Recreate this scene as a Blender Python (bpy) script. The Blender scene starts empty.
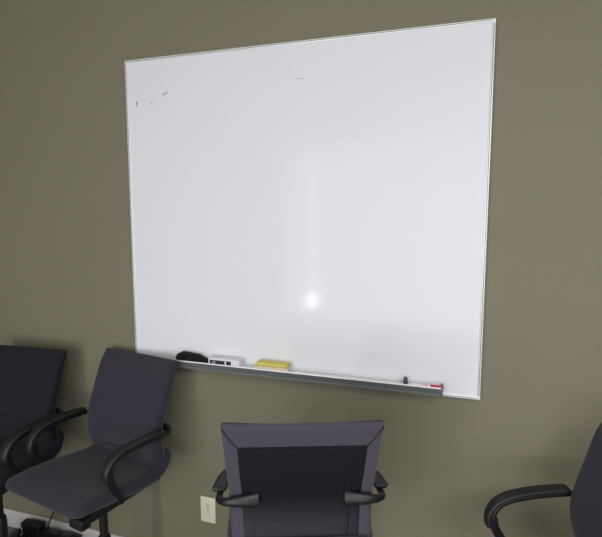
import bpy, bmesh, math, random
from mathutils import Vector, Matrix
random.seed(7)
PI = math.pi
col = bpy.context.scene.collection

# ------------------------------------------------------------------ helpers
def link(name, bm, mat, parent=None, smooth=True, sharp=40):
    me = bpy.data.meshes.new(name)
    bmesh.ops.recalc_face_normals(bm, faces=bm.faces)
    bm.to_mesh(me); bm.free()
    if smooth:
        me.polygons.foreach_set('use_smooth', [True] * len(me.polygons))
        if sharp:
            me.set_sharp_from_angle(angle=math.radians(sharp))
    o = bpy.data.objects.new(name, me)
    for m in (mat if isinstance(mat, (list, tuple)) else [mat]):
        me.materials.append(m)
    col.objects.link(o)
    if parent is not None:
        o.parent = parent
    return o

def thing(name, label, cat, loc=(0, 0, 0), rz=0, group=None):
    o = bpy.data.objects.new(name, None)
    o.empty_display_size = .05
    col.objects.link(o)
    o.location = loc; o.rotation_euler = (0, 0, rz)
    return tag(o, label, cat, group)

def tag(o, label, cat, group=None):
    o['label'] = label; o['category'] = cat
    if group: o['group'] = group
    return o

def struct(name, bm, mat, label=None, smooth=False):
    o = link(name, bm, mat, None, smooth)
    o['kind'] = 'structure'
    if label: o['label'] = label
    return o

def box(bm, x0, x1, y0, y1, z0, z1, bev=0.0, seg=2, mi=0):
    r = bmesh.ops.create_cube(bm, size=1)
    vs = r['verts']
    for v in vs:
        v.co = Vector(((x0 + x1) / 2 + v.co.x * (x1 - x0), (y0 + y1) / 2 + v.co.y * (y1 - y0), (z0 + z1) / 2 + v.co.z * (z1 - z0)))
    fs = list({f for v in vs for f in v.link_faces})
    for f in fs: f.material_index = mi
    if bev > 0:
        es = list({e for v in vs for e in v.link_edges})
        g = bmesh.ops.bevel(bm, geom=es, offset=bev, segments=seg, profile=.5, affect='EDGES')
        for f in g['faces']: f.material_index = mi
    return bm

def B(*a, **k):
    return box(bmesh.new(), *a, **k)

def catmull(pts, n):
    P = [Vector(p) for p in pts]
    P = [P[0] * 2 - P[1]] + P + [P[-1] * 2 - P[-2]]
    out = []
    for i in range(1, len(P) - 2):
        a, b, c, d = P[i - 1:i + 3]
        for k in range(n):
            t = k / n
            out.append(.5 * ((2 * b) + (c - a) * t + (2 * a - 5 * b + 4 * c - d) * t * t + (3 * b - a - 3 * c + d) * t ** 3))
    out.append(P[-2].copy())
    return out

def loft(bm, rings, caps=True, mi=0):
    R = [[bm.verts.new(p) for p in r] for r in rings]
    n = len(R[0])
    for a, b in zip(R, R[1:]):
        for i in range(n):
            f = bm.faces.new((a[i], a[(i + 1) % n], b[(i + 1) % n], b[i])); f.material_index = mi
    if caps:
        bm.faces.new(R[0][::-1]).material_index = mi
        bm.faces.new(R[-1]).material_index = mi
    return bm

def sweep(bm, pts, rad, nseg=12, hint=None, round_ends=True, sq=2.0, mi=0):
    """rad(t)-> (a along side, b along up), t 0..1 by index; hint = fixed side vector."""
    n = len(pts); T = []
    for i in range(n):
        T.append((pts[min(i + 1, n - 1)] - pts[max(i - 1, 0)]).normalized())
    L = [0]
    for i in range(1, n): L.append(L[-1] + (pts[i] - pts[i - 1]).length)
    side = Vector(hint) if hint else (Vector((0, 0, 1)) if abs(T[0].z) < .9 else Vector((1, 0, 0)))
    rings = []
    for i in range(n):
        base = Vector(hint) if hint else side
        s = (base - T[i] * base.dot(T[i])).normalized(); side = s
        u = T[i].cross(s).normalized()
        a, b = rad(L[i] / L[-1]) if callable(rad) else (rad, rad)
        if round_ends:
            d = min(L[i], L[-1] - L[i]); re = min(a, b)
            if d < re:
                k = max(.25, math.sqrt(max(0, 1 - (1 - d / re) ** 2))); a *= k; b *= k
        ring = []
        for j in range(nseg):
            q = 2 * PI * j / nseg
            c, sn = math.cos(q), math.sin(q)
            ring.append(pts[i] + s * a * math.copysign(abs(c) ** (2 / sq), c) + u * b * math.copysign(abs(sn) ** (2 / sq), sn))
        rings.append(ring)
    return loft(bm, rings, True, mi)

def tube(pts, r, n=10, nseg=10, **k):
    return sweep(bmesh.new(), catmull(pts, n), r, nseg, **k)

def lathe(bm, prof, nseg=24, origin=(0, 0, 0), axis='z', mi=0):
    o = Vector(origin); rings = []
    for r, h in prof:
        ring = []
        for j in range(nseg):
            q = 2 * PI * j / nseg
            if axis == 'z': p = Vector((r * math.cos(q), r * math.sin(q), h))
            elif axis == 'x': p = Vector((h, r * math.cos(q), r * math.sin(q)))
            else: p = Vector((r * math.cos(q), h, r * math.sin(q)))
            ring.append(o + p)
        rings.append(ring)
    return loft(bm, rings, True, mi)

def dup(root, loc, rz, label, dz=0.0):
    r = root.copy(); col.objects.link(r)
    r.location = loc; r.rotation_euler = (0, 0, rz); r['label'] = label
    for ch in list(root.children):
        c = ch.copy(); col.objects.link(c); c.parent = r
        for g in list(ch.children):
            d = g.copy(); col.objects.link(d); d.parent = c
    return r

# ------------------------------------------------------------------ materials
def srgb(r, g, b):
    return tuple((c / 255 / 12.92) if c / 255 <= .04045 else ((c / 255 + .055) / 1.055) ** 2.4 for c in (r, g, b)) + (1,)

def material(name, color, rough=.5, spec=.5, metal=0, var=0, vscale=20, bump=0, bscale=200, bdist=.001, sheen=0, detail=3):
    m = bpy.data.materials.new(name); m.use_nodes = True
    nt = m.node_tree; N = nt.nodes; p = N['Principled BSDF']
    p.inputs['Base Color'].default_value = color
    p.inputs['Roughness'].default_value = rough
    p.inputs['Specular IOR Level'].default_value = spec
    p.inputs['Metallic'].default_value = metal
    if sheen:
        p.inputs['Sheen Weight'].default_value = sheen
        p.inputs['Sheen Roughness'].default_value = .5
    tc = N.new('ShaderNodeTexCoord')
    if var:
        t = N.new('ShaderNodeTexNoise'); t.inputs['Scale'].default_value = vscale; t.inputs['Detail'].default_value = detail
        nt.links.new(tc.outputs['Object'], t.inputs['Vector'])
        mx = N.new('ShaderNodeMix'); mx.data_type = 'RGBA'
        mx.inputs['A'].default_value = tuple(c * (1 - var) for c in color[:3]) + (1,)
        mx.inputs['B'].default_value = tuple(min(1, c * (1 + var)) for c in color[:3]) + (1,)
        nt.links.new(t.outputs['Fac'], mx.inputs['Factor'])
        nt.links.new(mx.outputs['Result'], p.inputs['Base Color'])
    if bump:
        t = N.new('ShaderNodeTexNoise'); t.inputs['Scale'].default_value = bscale; t.inputs['Detail'].default_value = 2
        nt.links.new(tc.outputs['Object'], t.inputs['Vector'])
        b = N.new('ShaderNodeBump'); b.inputs['Strength'].default_value = bump; b.inputs['Distance'].default_value = bdist
        nt.links.new(t.outputs['Fac'], b.inputs['Height']); nt.links.new(b.outputs['Normal'], p.inputs['Normal'])
    return m

M_wall = material('olive_wall_paint', srgb(125, 119, 100), .6, .3, var=.04, vscale=3, bump=.15, bscale=160, bdist=.0006)
M_plain = material('pale_paint', srgb(190, 186, 172), .8, .2, var=.03, vscale=3)
M_ceil = material('ceiling_white', srgb(225, 224, 218), .9, .2, var=.02, vscale=8)
M_floor = material('carpet_grey', srgb(125, 121, 115), .95, .1, var=.35, vscale=180, bump=.6, bscale=400)
M_base = material('vinyl_base', srgb(205, 200, 196), .45, .4, var=.03, vscale=12)
M_fabric = material('navy_fabric', srgb(52, 50, 60), .95, .15, var=.22, vscale=420, bump=.5, bscale=900, bdist=.0008, sheen=.15)
M_rear = material('grey_violet_fabric', srgb(74, 70, 82), .95, .15, var=.18, vscale=420, bump=.5, bscale=900, bdist=.0008, sheen=.15)
M_shade = material('navy_fabric_shaded', srgb(38, 36, 42), .95, .1, var=.22, vscale=420, bump=.5, bscale=900, bdist=.0008, sheen=.05)  # navy cloth with shade put into its colour
M_seam_crease = material('dark_seam_and_crease', srgb(30, 29, 36), .9, .1, var=.1)
M_black = material('black_plastic', srgb(22, 22, 24), .42, .5, var=.1, vscale=60, bump=.1, bscale=700, bdist=.0003)
M_panel = material('black_shell', srgb(22, 23, 29), .52, .35, var=.1, vscale=40, bump=.06, bscale=800, bdist=.0003)
M_pad = material('arm_pad_urethane', srgb(30, 30, 32), .5, .45, var=.1, vscale=60, bump=.15, bscale=500, bdist=.0003)
M_steel = material('dark_steel', srgb(45, 45, 48), .3, .5, metal=.6, var=.1)
M_board = material('board_enamel', srgb(231, 231, 235), .5, .22, var=.006, vscale=4)
_b = M_board.node_tree.nodes['Principled BSDF']
_b.inputs['Coat Weight'].default_value = .13; _b.inputs['Coat Roughness'].default_value = .10
M_alu = material('bright_aluminium', srgb(222, 222, 220), .3, .5, metal=.75, var=.03)
M_frame = material('frame_satin', srgb(240, 240, 238), .35, .5, metal=.15, var=.02)
M_gap = material('frame_dark_line', srgb(95, 95, 95), .6, .3, var=.05)
M_tray = material('tray_grey', srgb(110, 114, 115), .45, .5, metal=.3, var=.05)
M_traytop = material('tray_top', srgb(238, 238, 239), .4, .5, metal=.1, var=.03)  # reflection of the white board is put into this top colour
M_ink = material('marker_ink', srgb(150, 148, 160), .6, .3, var=.1)
M_inkdark = material('dark_marker_ink', srgb(84, 82, 90), .6, .3, var=.1)
M_felt = material('black_felt', srgb(24, 26, 27), .9, .2, var=.25, vscale=300, bump=.4, bscale=500)
M_white = material('white_plastic', srgb(232, 231, 230), .4, .5, var=.02)
M_card = material('white_carton', srgb(226, 224, 228), .6, .3, var=.03, vscale=40)
M_print = material('dark_print', srgb(44, 40, 64), .5, .3, var=.3, vscale=120)
M_tan = material('tan_print', srgb(165, 140, 112), .5, .3, var=.2, vscale=120)
M_yellow = material('yellow_sponge', srgb(226, 214, 120), .9, .2, var=.22, vscale=160, bump=.8, bscale=300, bdist=.003)
M_cream = material('cream_base', srgb(218, 206, 176), .7, .3, var=.05)
M_red = material('red_plastic', srgb(196, 44, 62), .4, .5, var=.05)
M_pink = material('pinkish_label', srgb(224, 190, 196), .5, .4, var=.15, vscale=200)
M_greydark = material('dark_grey_plastic', srgb(72, 72, 76), .5, .4, var=.1)
M_ivory = material('ivory_plate', srgb(226, 218, 196), .4, .5, var=.02)
M_slot = material('outlet_slot', srgb(40, 36, 32), .7, .2, var=.05)

# ------------------------------------------------------------------ room shell
X0, X1, Y0, ZC = -1.08, 3.7, -4.4, 2.75
struct('wall_front', B(X0 - .1, X1 + .1, 0, .1, -.05, ZC + .05), M_wall, 'olive grey painted wall behind the whiteboard')
struct('wall_left', B(X0 - .1, X0, Y0, 0, -.05, ZC + .05), M_wall)  # out of view, set close in to shade the left chairs
struct('wall_right', B(X1, X1 + .1, Y0, 0, -.05, ZC + .05), M_wall)
struct('floor', B(X0 - .1, X1 + .1, Y0 - .1, .1, -.1, 0), M_floor, 'dark grey carpet floor')
struct('ceiling', B(X0 - .1, X1 + .1, Y0 - .1, .1, ZC, ZC + .1), M_ceil)
bm = bmesh.new()                                     # rear wall with two wide glazed openings
WX0, WX1, WZ0, WZ1 = 1.85, 3.55, .15, 2.4
SX0, SX1, SZ0, SZ1 = -.98, 1.6, .15, 2.4
for a in ((X0, SX0, 0, ZC), (SX0, SX1, 0, SZ0), (SX0, SX1, SZ1, ZC), (SX1, WX0, 0, ZC), (WX0, WX1, 0, WZ0), (WX0, WX1, WZ1, ZC), (WX1, X1, 0, ZC)):
    box(bm, a[0], a[1], Y0 - .1, Y0, a[2], a[3])
struct('wall_back', bm, M_plain)
bm = bmesh.new()
box(bm, X0, X1, -.012, 0, 0, .088, .003)
struct('baseboard_front', bm, M_base, 'light grey vinyl baseboard along the olive wall', True)
for nm, a in (('baseboard_left', (X0, X0 + .012, Y0, -.012)), ('baseboard_right', (X1 - .012, X1, Y0, -.012))):
    struct(nm, B(*a, 0, .088, .003), M_base, None, True)
def window(name, x0, x1, z0, z1, nv):
    bm = bmesh.new()
    for a in ((x0, x0 + .04, z0, z1), (x1 - .04, x1, z0, z1), (x0 + .04, x1 - .04, z0, z0 + .04), (x0 + .04, x1 - .04, z1 - .04, z1)):
        box(bm, a[0], a[1], Y0 - .09, Y0 - .01, a[2], a[3], .004)
    for k in range(1, nv):
        x = x0 + (x1 - x0) * k / nv
        box(bm, x - .02, x + .02, Y0 - .08, Y0 - .02, z0 + .04, z1 - .04, .003)
    struct(name, bm, M_alu, None, True)
window('window_1', WX0, WX1, WZ0, WZ1, 3)
window('window_2', SX0, SX1, SZ0, SZ1, 3)

# ------------------------------------------------------------------ whiteboard
BX, BW, BH, BZ = .008, 1.338, 1.197, .8962
wb = thing('whiteboard', 'large white dry-erase board in thin aluminium frame mounted on olive wall', 'whiteboard', (BX, 0, BZ))
TH = .02; FW = .0095
link('board_panel', B(FW * .6, BW - FW * .6, -TH + .004, -.0005, FW * .6, BH - FW * .6), M_board, wb, False)
def rail(x0, x1, z0, z1):
    bm = bmesh.new()
    box(bm, x0, x1, -TH, -.0005, z0, z1, .0015)
    # the fine dark groove along the rail
    if x1 - x0 > z1 - z0: box(bm, x0 + .006, x1 - .006, -TH - .0004, -TH + .001, (z0 + z1) / 2 - .0009, (z0 + z1) / 2 + .0009, mi=1)
    else: box(bm, (x0 + x1) / 2 - .0009, (x0 + x1) / 2 + .0009, -TH - .0004, -TH + .001, z0 + .006, z1 - .006, mi=1)
    return bm
for a in ((0, BW, BH - FW, BH), (0, BW, 0, FW), (0, FW, FW, BH - FW), (BW - FW, BW, FW, BH - FW)):
    link('frame_rail', rail(*a), [M_frame, M_gap], wb)
# marker tray hooked on the bottom rail
TX0, TX1, TZ = .192, 1.215, .041
prof = [(-TH, TZ - .007), (-.062, TZ - .007), (-.066, TZ + .003), (-.0685, TZ + .003), (-.069, TZ - .001), (-.065, TZ - .019), (-.0675, TZ - .021), (-.0675, TZ - .0255),
        (-.062, TZ - .0255), (-.055, TZ - .011), (-TH, TZ - .011)]
bm = bmesh.new()
loft(bm, [[Vector((x, y, z)) for y, z in prof] for x in (TX0, TX1)])
for f in bm.faces:
    c = f.calc_center_median()
    if (abs(c.z - TZ + .007) < .001 or c.z > TZ - .003) and len(f.verts) == 4: f.material_index = 1
link('marker_tray', bm, [M_tray, M_traytop], wb, False)
bm = bmesh.new()
box(bm, TX1 - .001, TX1 + .006, -.069, -TH - .001, TZ - .0255, TZ + .0035, .002)
link('tray_end_cap', bm, M_tray, wb)
# stray pen marks left on the surface (local x, z from the board's lower left corner)
def stroke(pts, w, m):
    bm = bmesh.new()
    P = catmull([Vector((x, 0, z)) for x, z in pts], 5)
    prev = None
    for i, p in enumerate(P):
        t = (P[min(i + 1, len(P) - 1)] - P[max(i - 1, 0)]).normalized()
        n = Vector((-t.z, 0, t.x)); k = w * (.35 + .65 * math.sin(PI * (i + .5) / len(P)))
        a, b = bm.verts.new(p + n * k + Vector((0, -TH + .0036, 0))), bm.verts.new(p - n * k + Vector((0, -TH + .0036, 0)))
        if prev: bm.faces.new((prev[0], a, b, prev[1]))
        prev = (a, b)
    link('ink_mark', bm, m, wb, False)

# ------------------------------------------------------------------ camera (solved from the board, baseboard and outlet)
YAW, PIT = .31715, -.11174
CAM = Vector((1.2709, -1.6794, 1.5066)); FPX = 490.0
cd = bpy.data.cameras.new('camera'); co = bpy.data.objects.new('camera', cd); col.objects.link(co)
co.location = CAM; co.rotation_euler = (PI / 2 + PIT, 0, YAW)
cd.sensor_width = 36; cd.lens = FPX / 602 * 36; cd.clip_start = .02
bpy.context.scene.camera = co

fwd = Vector((-math.sin(YAW) * math.cos(PIT), math.cos(YAW) * math.cos(PIT), math.sin(PIT)))
rgt = Vector((math.cos(YAW), math.sin(YAW), 0)); upv = rgt.cross(fwd)
def at_y(px, py, y):
    """world point on the plane y seen at a photo pixel (used only to read off measurements)"""
    d = fwd + rgt * ((px - 301) / FPX) + upv * ((268.5 - py) / FPX)
    return CAM + d * ((y - CAM.y) / d.y)
def bx(px, py, y=-TH):
    p = at_y(px, py, y); return (p.x - BX, p.z - BZ)

stroke([bx(135.6, 101.5), bx(136.3, 103), bx(136.2, 106)], .0022, M_inkdark)
stroke([bx(149, 105), bx(150.5, 103), bx(152.5, 101)], .0010, M_ink)
stroke([bx(161, 95), bx(164, 93.5), bx(168, 91)], .0014, M_ink)
stroke([bx(162.5, 96), bx(165, 94), bx(166.5, 92.5)], .0010, M_ink)
stroke([bx(295, 78.5), bx(298, 77.8), bx(301, 78.5)], .0009, M_ink)
stroke([bx(301, 78.8), bx(303, 78.6), bx(304, 79.4)], .0007, M_ink)

# ------------------------------------------------------------------ things lying in the tray
TS = BZ + TZ - .007
def tray_x(px, py=365): return at_y(px, py, -.045).x
# black felt eraser: rounded handle on a felt block, one end bevelled off
x0, x1 = tray_x(178), tray_x(209); L = x1 - x0
t = thing('board_eraser', 'black felt board eraser at the left end of the marker tray', 'eraser', ((x0 + x1) / 2, -.043, TS))
sec = [(-L / 2, .004, .022), (-L / 2 + .004, .003, .030), (-L / 2 + .016, .002, .037), (-L / 2 + .03, .001, .036), (0, 0, .033), (L * .08, 0, .033), (L * .18, 0, .030), (L * .38, 0, .018), (L / 2, 0, .0126)]
bm = bmesh.new()
loft(bm, [[Vector((x, y, z)) for y, z in ((-.018, zb + .009), (-.018, .66 * zt + .34 * (zb + .009)), (-.012, zt), (.012, zt), (.018, .66 * zt + .34 * (zb + .009)), (.018, zb + .009))] for x, zb, zt in [(a, .001, max(c, .0125)) for a, b, c in sec]])
link('handle', bm, M_felt, t, True, 50)
link('felt_pad', B(-L / 2 + .004, L / 2 - .002, -.019, .019, 0, .0102, .002), M_felt, t)
# white carton with a dark printed strip
x0, x1 = tray_x(210.5), tray_x(241); L = x1 - x0
t = thing('marker_carton', 'small white carton with dark printed strip beside the black eraser', 'box', ((x0 + x1) / 2, -.043, TS))
link('carton', B(-L / 2, L / 2, -.018, .018, 0, .030, .0015), M_card, t)
bm = bmesh.new()
box(bm, -L / 2 + .006, L / 2 - .034, -.0188, -.0179, .006, .023)
box(bm, -L / 2 + .017, -L / 2 + .030, -.0192, -.0180, .007, .019, mi=1)
box(bm, L / 2 - .060, L / 2 - .054, -.0192, -.0180, .007, .022, mi=2)
link('printed_strip', bm, [M_print, M_tan, M_card], t, False)
link('end_flap', B(L / 2 - .0205, L / 2 - .0195, -.0186, .0186, .001, .0304), M_white, t, False)
# yellow sponge on a cream base
x0, x1 = tray_x(256), tray_x(289); L = x1 - x0
t = thing('sponge_eraser', 'yellow sponge eraser on a cream base near the tray middle', 'eraser', ((x0 + x1) / 2, -.043, TS))
link('eraser_base', B(-L / 2, L / 2, -.02, .02, 0, .0185, .003), M_cream, t)
bm = B(-L / 2 + .006, L / 2 - .002, -.018, .018, .018, .033, .006, 3)
bmesh.ops.subdivide_edges(bm, edges=list(bm.edges), cuts=2, use_grid_fill=True)
for v in bm.verts: v.co += Vector((random.uniform(-.0012, .0012), random.uniform(-.0012, .0012), random.uniform(-.0018, .0012) if v.co.z > .021 else 0))
link('sponge', bm, M_yellow, t)
# small dark marker cap standing on end
xc = tray_x(405.5, 381)
bm = bmesh.new()
lathe(bm, [(.0068, 0), (.0076, .001), (.0078, .006), (.0074, .017), (.0062, .024), (.0040, .0272), (.001, .0282)], 18)
box(bm, -.0015, .0015, -.0095, -.006, .004, .022, .0008)
o = link('pen_top', bm, M_greydark, None)
o.location = (xc, -.043, TS); tag(o, 'small dark grey pen cap standing upright on the marker tray', 'cap')
# white marker with a red cap lying at the tray's right end
xa, xb = tray_x(412, 386), tray_x(444, 389); L = xb - xa; r = .0062
t = thing('dry_erase_marker', 'white dry-erase marker with red cap lying at the tray right end', 'marker', (xa, -.052, TS + r))
t.rotation_euler = (0, 0, 0)
bm = bmesh.new(); lathe(bm, [(.004, 0), (r * .92, .0015), (r * .95, L * .5), (r * .9, L * .58)], 18, axis='x'); link('barrel', bm, M_white, t)
bm = bmesh.new(); lathe(bm, [(r * .95, L * .58), (r, L * .585), (r, L * .92), (r * .8, L * .98), (r * .3, L)], 18, axis='x'); link('cap', bm, M_red, t)
bm = bmesh.new(); lathe(bm, [(r * .97, L * .32), (r * .985, L * .325), (r * .985, L * .5), (r * .97, L * .505)], 18, axis='x'); link('label_band', bm, M_pink, t)

# ------------------------------------------------------------------ wall outlet
p = at_y(201.3, 510, 0)
OW, OH = .068, .110
t = thing('wall_outlet', 'ivory duplex power outlet on the wall low behind the middle chair', 'outlet', (p.x + OW / 2, 0, .2985))
link('cover_plate', B(-OW / 2, OW / 2, -.0055, 0, -OH / 2, OH / 2, .0022), M_ivory, t)
for s in (1, -1):
    bm = bmesh.new()
    ring = [[Vector((.0168 * math.copysign(abs(math.cos(q)) ** .75, math.cos(q)), y, s * .0195 + .0138 * math.copysign(abs(math.sin(q)) ** .6, math.sin(q)))) for q in [2 * PI * j / 28 for j in range(28)]] for y in (-.004, -.0068)]
    loft(bm, ring)
    rc = link('receptacle', bm, M_ivory, t)
    bm = bmesh.new()
    for sx, h in ((-.0064, .0042), (.0064, .0034)):
        box(bm, sx - .0012, sx + .0012, -.0071, -.006, s * .0195 + .003 - h, s * .0195 + .003 + h)
    lathe(bm, [(.0024, -.0071), (.0024, -.006)], 12, (0, 0, s * .0195 - .0075), 'y')
    link('slot', bm, M_slot, rc, False)
bm = bmesh.new(); lathe(bm, [(.0026, -.0068), (.0030, -.0055), (.003, -.004)], 14, axis='y'); link('screw', bm, M_steel, t)

# ------------------------------------------------------------------ office chair (faces local -y)
# profile stations: (y, z, half width, half thickness) of the back, top to bottom
BACK = [(.213, .950, .194, .011), (.198, .92, .194, .017), (.181, .89, .193, .021), (.150, .81, .191, .024), (.120, .735, .188, .026), (.111, .695, .187, .027),
        (.113, .65, .186, .029), (.124, .605, .182, .030), (.140, .555, .172, .029)]
SEAT = [(-.250, .568, .190, .011), (-.228, .576, .196, .015), (-.16, .574, .202, .019), (-.06, .562, .205, .024), (.03, .550, .204, .026), (.085, .547, .200, .026),
        (.130, .556, .195, .026), (.157, .583, .189, .023), (.166, .615, .184, .016)]
def profile(st, n=10):
    P = catmull([Vector((0, s[0], s[1])) for s in st], n)
    W = catmull([Vector((s[2], s[3], 0)) for s in st], n)
    out = []; Ls = [0]
    for a, b in zip(P, P[1:]): Ls.append(Ls[-1] + (b - a).length)
    for i, (p, w) in enumerate(zip(P, W)):
        t = (P[min(i + 1, len(P) - 1)] - P[max(i - 1, 0)]).normalized()
        nrm = Vector((0, -t.z, t.y))              # for the back (going down): points to the rear (+y)
        out.append((p, nrm, w.x, w.y, Ls[i]))
    return out

def resample(pr, ss):
    out = []
    for s in ss:
        for a, b in zip(pr, pr[1:]):
            if s <= b[4] + 1e-9: break
        k = max(0, min(1, (s - a[4]) / (b[4] - a[4])))
        out.append((a[0].lerp(b[0], k), a[1].lerp(b[1], k).normalized(), a[2] + (b[2] - a[2]) * k, a[3] + (b[3] - a[3]) * k, s))
    return out

def slab(bm, pr, rc0=.02, rc1=.02, rt=.03, dish=0.0, rear_flat=0.0, nx=14, proud=None, off=0.0, inset=0.0, thick=None, edge=None, crown=0.0):
    """rounded cushion along a profile; -normal side is the sitting side."""
    Ltot = pr[-1][4]; s0 = pr[0][4]
    mid = [pr[0][4] + (Ltot - s0) * i / 44 for i in range(45)]
    ends = [.0, .0015, .004, .008, .013, .019, .026]
    ss = sorted({round(x, 5) for x in mid + [s0 + e for e in ends] + [Ltot - e for e in ends]})
    rings = []
    for p, n, hw, ht, s in resample(pr, ss):
        hw -= inset
        if proud is not None: off = ht - thick + proud
        if thick: ht = thick
        e = edge if edge else ht
        d0, d1 = s - s0, Ltot - s
        kt = 1; kw = 0
        for d, rc in ((d0, rc0), (d1, rc1)):
            if d < e: kt = min(kt, max(.12, math.sqrt(max(0, 1 - (1 - d / e) ** 2))))
            if d < rc: kw = max(kw, rc - math.sqrt(max(0, rc * rc - (rc - d) ** 2)))
        h = ht * kt; w = hw - kw; r = min(h, rt)
        ring = []
        c = p + n * off
        for j in range(nx + 1):                       # rear / under side
            u = -1 + 2 * j / nx; x = u * (w - r)
            ring.append(c + Vector((x, 0, 0)) + n * (h * (1 - rear_flat * abs(u) ** 3)))
        for j in range(1, 6):
            q = PI / 2 - PI * j / 6
            ring.append(c + Vector((w - r + r * math.cos(q), 0, 0)) + n * (h * math.sin(q)))
        for j in range(nx + 1):                       # sitting side
            u = 1 - 2 * j / nx; x = u * (w - r)
            ring.append(c + Vector((x, 0, 0)) - n * (h - dish * kt * (1 - u * u) + crown * kt * (1 - u * u)))
        for j in range(1, 6):
            q = -PI / 2 - PI * j / 6
            ring.append(c + Vector((-(w - r) + r * math.cos(q), 0, 0)) + n * (h * math.sin(q)))
        rings.append(ring)
    return loft(bm, rings)

PB, PS = profile(BACK), profile(SEAT)
def sub(pr, a, b):
    s = [a + (b - a) * i / 40 for i in range(41)]
    return resample(pr, s)

def rear_point(s, x, lift=0.0, inset=0.0):
    p, n, hw, ht, _ = resample(PB, [s])[0]
    return p + n * (ht + lift) + Vector((x, 0, 0))

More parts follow.
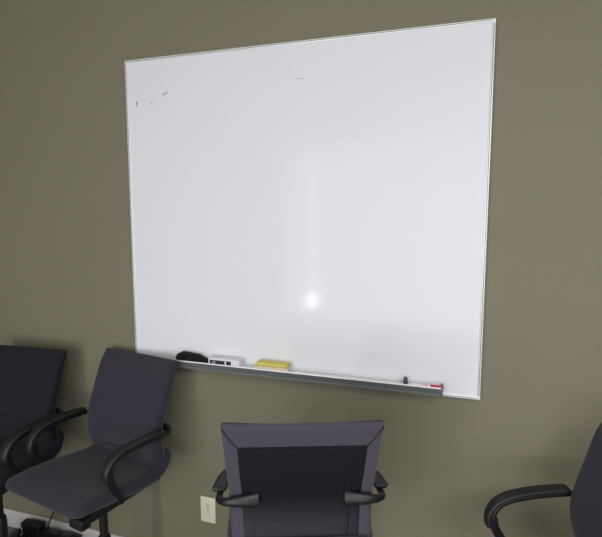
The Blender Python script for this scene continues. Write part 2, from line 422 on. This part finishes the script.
def make_chair(label):
    t = thing('office_chair', label, 'chair', group='navy office chairs along the wall')
    # seat
    se = link('seat', slab(bmesh.new(), [(p, Vector((0, n.y, n.z)) * -1, w, h, s) for p, n, w, h, s in PS][:], .032, .03, dish=.008), M_fabric, t)
    # backrest
    ba = link('backrest', slab(bmesh.new(), PB, .005, .05, rt=.013, edge=.007, dish=.010), [M_fabric, M_rear], t)
    for pl in ba.data.polygons:
        if pl.normal.y > .25: pl.material_index = 1
    LB = PB[-1][4]
    sc_ = next(p_[4] for p_ in PB if p_[0].z < .612)     # fold's shade drawn in as a dark line across the lower back
    cp_, cn_, cw_, ct_, _ = resample(PB, [sc_])[0]
    pts = [cp_ - cn_ * (ct_ - .010 * (1 - (k / 12 - 1) ** 2) * 1.0 + .0003) + Vector(((cw_ - .012) * (k / 12 - 1), 0, .010 * (k / 12 - 1) ** 2)) for k in range(25)]
    link('crease_shade', sweep(bmesh.new(), pts, .0015, 6, round_ends=False), M_seam_crease, ba)
    sa, sb = .062, LB - .02
    link('rear_panel', slab(bmesh.new(), sub(PB, sa, sb), .006, .02, proud=.0012, inset=.034, thick=.005, edge=.002), M_panel, ba)
    link('inner_panel', slab(bmesh.new(), sub(PB, sa + .012, sb - .01), .004, .02, proud=.0026, inset=.061, thick=.005, edge=.002), M_panel, ba)
    for s in (-1, 1):                                  # mitred corner seams of the rear border
        pts = [rear_point(.003 + (sa - .001) * k / 6, s * (.1905 - (.1905 - .157) * (k / 6)), .0005) for k in range(7)]
        link('corner_seam', sweep(bmesh.new(), pts, .0011, 6, round_ends=False), M_seam_crease, ba)
        # hem line along the upright border
    # armrests
    for s in (1, -1):
        def V(x, y, z): return Vector((s * x, y, z))
        bm = bmesh.new()
        br = catmull([V(.112, .152, .706), V(.140, .158, .705), V(.170, .160, .704), V(.195, .152, .702), V(.209, .136, .702)], 6)
        sweep(bm, br, lambda k: (.0200 - .0110 * min(1, k * 1.15), .012 - .003 * k), 14, hint=(0, 0, 1), round_ends=False, sq=2.6)
        rod = catmull([V(.190, .155, .701), V(.207, .142, .701), V(.214, .120, .702), V(.215, .085, .704), V(.214, .04, .707), V(.211, -.02, .709), V(.207, -.075, .706),
                       V(.204, -.108, .694), V(.202, -.126, .668), V(.201, -.126, .638), V(.201, -.108, .600), V(.201, -.089, .565), V(.197, -.076, .540), V(.17, -.070, .524), V(.11, -.070, .520)], 7)
        sweep(bm, rod, .0082, 12)
        # flat blade on the lower strut
        bl = catmull([V(.202, -.125, .668), V(.201, -.124, .638), V(.201, -.108, .600), V(.201, -.089, .565), V(.198, -.076, .540)], 7)
        sweep(bm, bl, (lambda k: (.0070, .0125)), 12, hint=(s, 0, 0), sq=3)
        a = link('armrest', bm, M_black, t)
        pd = catmull([V(.216, .105, .718), V(.215, .06, .722), V(.213, .01, .725), (V(.210, -.04, .725)), V(.206, -.088, .720), V(.203, -.123, .703), V(.201, -.142, .672), V(.200, -.141, .640)], 9)
        link('arm_pad', sweep(bmesh.new(), pd, (lambda k: (.0195 - .005 * max(0, k - .6) / .4, .0085)), 16, hint=(s, 0, 0), sq=2.6), M_pad, a)
    # underside
    bm = bmesh.new()
    box(bm, -.176, .176, -.195, .13, .512, .545, .008)
    box(bm, -.085, .085, -.12, .11, .462, .516, .012)
    link('seat_pan', bm, M_black, t)
    bm = bmesh.new()
    box(bm, .115, .180, -.222, -.185, .505, .542, .006)
    box(bm, .110, .150, -.175, -.10, .512, .526, .003)
    link('tilt_knob', bm, M_black, t)
    bm = bmesh.new()                                    # bar joining seat and back
    sweep(bm, catmull([Vector((0, .07, .483)), Vector((0, .14, .474)), Vector((0, .192, .505)), Vector((0, .200, .545)), Vector((0, .178, .590))], 8), (lambda k: (.035, .007)), 12, hint=(1, 0, 0), sq=4)
    link('back_bar', bm, M_black, t)
    bm = bmesh.new(); lathe(bm, [(.0155, .29), (.0155, .46)], 20); lathe(bm, [(.0255, .10), (.0255, .282), (.0235, .288), (.0235, .296), (.021, .300)], 24)
    link('gas_column', bm, M_black, t)
    bm = bmesh.new(); lathe(bm, [(.045, .068), (.050, .075), (.050, .115), (.042, .128), (.026, .136)], 24); link('base_hub', bm, M_black, t)
    for k in range(5):
        q = math.radians(BASE_A + 72 * k); d = Vector((math.cos(q), math.sin(q), 0)); sd = Vector((-d.y, d.x, 0))
        pts = catmull([d * .03 + Vector((0, 0, .098)), d * .12 + Vector((0, 0, .094)), d * .19 + Vector((0, 0, .084)), d * .245 + Vector((0, 0, .074))], 6)
        lg = link('base_leg', sweep(bmesh.new(), pts, (lambda k: (.027 - .010 * k, .021 - .008 * k)), 14, hint=sd, sq=3.2), M_black, t)
        bm = bmesh.new()
        c = d * .225
        for w in (-1, 1):
            o = c + sd * (w * .0165)
            rings = []
            for r_, off in ((.012, -.010), (.0255, -.009), (.027, -.005), (.027, .005), (.0255, .009), (.012, .010)):
                rings.append([o + sd * (off * .95) + d * (r_ * math.cos(2 * PI * j / 20)) + Vector((0, 0, .0275 + r_ * math.sin(2 * PI * j / 20))) for j in range(20)])
            loft(bm, rings)
        sweep(bm, [c + Vector((0, 0, .03)), c + Vector((0, 0, .055)), c + Vector((0, 0, .078))], .0065, 10, round_ends=False)
        rings = []
        for r_, off in ((.031, -.007), (.031, .007)):   # hood over the two wheels
            rings.append([c + sd * off + d * (r_ * math.cos(q2)) + Vector((0, 0, .030 + r_ * math.sin(q2))) for q2 in [PI * j / 12 for j in range(13)]])
        loft(bm, rings)
        link('castor', bm, M_black, lg)
    return t

BASE_A = 37.0
ch = make_chair('dark navy fabric office chair standing under the lower left corner of the whiteboard')
GROUP_UP = ('seat', 'backrest', 'armrest', 'seat_pan', 'tilt_knob', 'back_bar')
def place(root, x, y, rz, dz, spin, pitch=0.0, arm_pitch=0.0):
    """stand the chair, set its gas lift, rock the upper part about its pivot and turn the star base"""
    root.location = (x, y, 0); root.rotation_euler = (0, 0, rz)
    piv = Vector((0, 0, .46)); Rx = Matrix.Rotation(pitch, 3, 'X')
    for c in root.children:
        n = c.name.split('.')[0]
        if n in GROUP_UP:
            c.rotation_euler = (pitch, 0, 0); c.location = piv - Rx @ piv + Vector((0, 0, dz))
            if n == 'armrest' and arm_pitch:      # arms rocked a little further on their joint
                j = Vector((0, .12, .70)); Ra = Matrix.Rotation(arm_pitch, 3, 'X')
                c.rotation_euler = (pitch + arm_pitch, 0, 0)
                c.location = piv + Rx @ (j - Ra @ j - piv) + Vector((0, 0, dz))
        elif n == 'gas_column': c.location = (0, 0, dz * .4)
        elif n in ('base_leg', 'base_hub'): c.rotation_euler = (0, 0, spin)
R = math.radians
chairs = [
    (.030, -.275, R(-10.5), 0, None, 54, 0, 0),
    (-.460, -.300, R(4), -.016, 'shaded navy fabric office chair cut off by the left edge of the photo', 54, R(2), 0),
    (.850, -.412, R(200.5), .074, 'navy office chair seen from behind with black plastic rear panel', 54, R(-2), R(18)),
    (1.583, -.395, R(-70), -.010, 'dark navy office chair cut off by the right edge of the photo', 54, R(4), R(2))]
roots = [ch] + [dup(ch, (0, 0, 0), 0, c[4]) for c in chairs[1:]]
for r_, c in zip(roots, chairs):
    place(r_, c[0], c[1], c[2], c[3], R(c[5] - BASE_A) - c[2], c[6], c[7])

for c in roots[1].children:                            # shade on the leftmost chair is put into a darkened cloth colour
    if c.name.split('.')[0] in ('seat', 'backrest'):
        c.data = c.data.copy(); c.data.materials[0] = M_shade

# ------------------------------------------------------------------ cable by the baseboard
t = thing('power_strip', 'low black power strip with raised end block on the floor against the baseboard', 'power strip', (-.475, -.043, 0), R(3))
link('strip_body', B(-.145, .155, -.018, .018, 0, .062, .006, 3), M_black, t)
bm = B(-.150, -.045, -.020, .020, .058, .088, .006, 3)
link('plug_block', bm, M_black, t)
for k in range(2):
    link('socket_cover', B(.0 + .07 * k, .045 + .07 * k, -.015, .015, .060, .0655, .0025), M_greydark, t)
a = at_y(52, 515, -.016); b = at_y(47, 528, -.02)
o = link('floor_cable', tube([(a.x + .035, -.007, a.z + .17), (a.x + .03, -.009, a.z + .06), (a.x, -.0165, a.z), (b.x + .01, -.0168, .075), (b.x + .004, -.0166, .052), (b.x + .04, -.0165, .03), (b.x + .2, -.0165, .02), (b.x + .30, -.018, .006)], .0030, 8, 8), M_black)
tag(o, 'thin dark power cord running down over the pale baseboard behind the left chairs', 'cable')

# ------------------------------------------------------------------ light
def area(name, loc, rot, sx, sy, power, color=(1, 1, 1), spread=180):
    l = bpy.data.lights.new(name, 'AREA'); l.shape = 'RECTANGLE'; l.size = sx; l.size_y = sy; l.energy = power; l.color = color
    l.spread = math.radians(spread)
    o = bpy.data.objects.new(name, l); col.objects.link(o); o.location = loc; o.rotation_euler = rot
    return o
FACE = (PI / 2, 0, 0)      # emits towards +y
area('daylight_window', ((WX0 + WX1) / 2, Y0 + .02, .88), FACE, WX1 - WX0 - .1, 1.4, 25, (.95, .97, 1))
area('blind_daylight', ((SX0 + SX1) / 2, Y0 + .02, (SZ0 + SZ1) / 2), FACE, SX1 - SX0 - .1, SZ1 - SZ0 - .06, 58, (.93, .96, 1))
area('blind_gap', (-.55, Y0 + .04, 1.35), FACE, .10, 1.9, 9.0, (.97, .98, 1))
area('blind_gap_bright', (-.55, Y0 + .05, .38), FACE, .11, .13, 8.5, (1, 1, 1))
area('ceiling_fill', (2.6, -2.9, ZC - .02), (0, 0, 0), 1.5, 1.7, 78, (.96, .98, 1))  # unseen fill light, added to lift the lower wall
w = bpy.data.worlds.new('world'); bpy.context.scene.world = w; w.use_nodes = True
w.node_tree.nodes['Background'].inputs[0].default_value = (.75, .82, 1, 1)
w.node_tree.nodes['Background'].inputs[1].default_value = .6
sc = bpy.context.scene
sc.view_settings.view_transform = 'Standard'
sc.view_settings.look = 'None'
sc.view_settings.exposure = 0
sc.cycles.max_bounces = 8
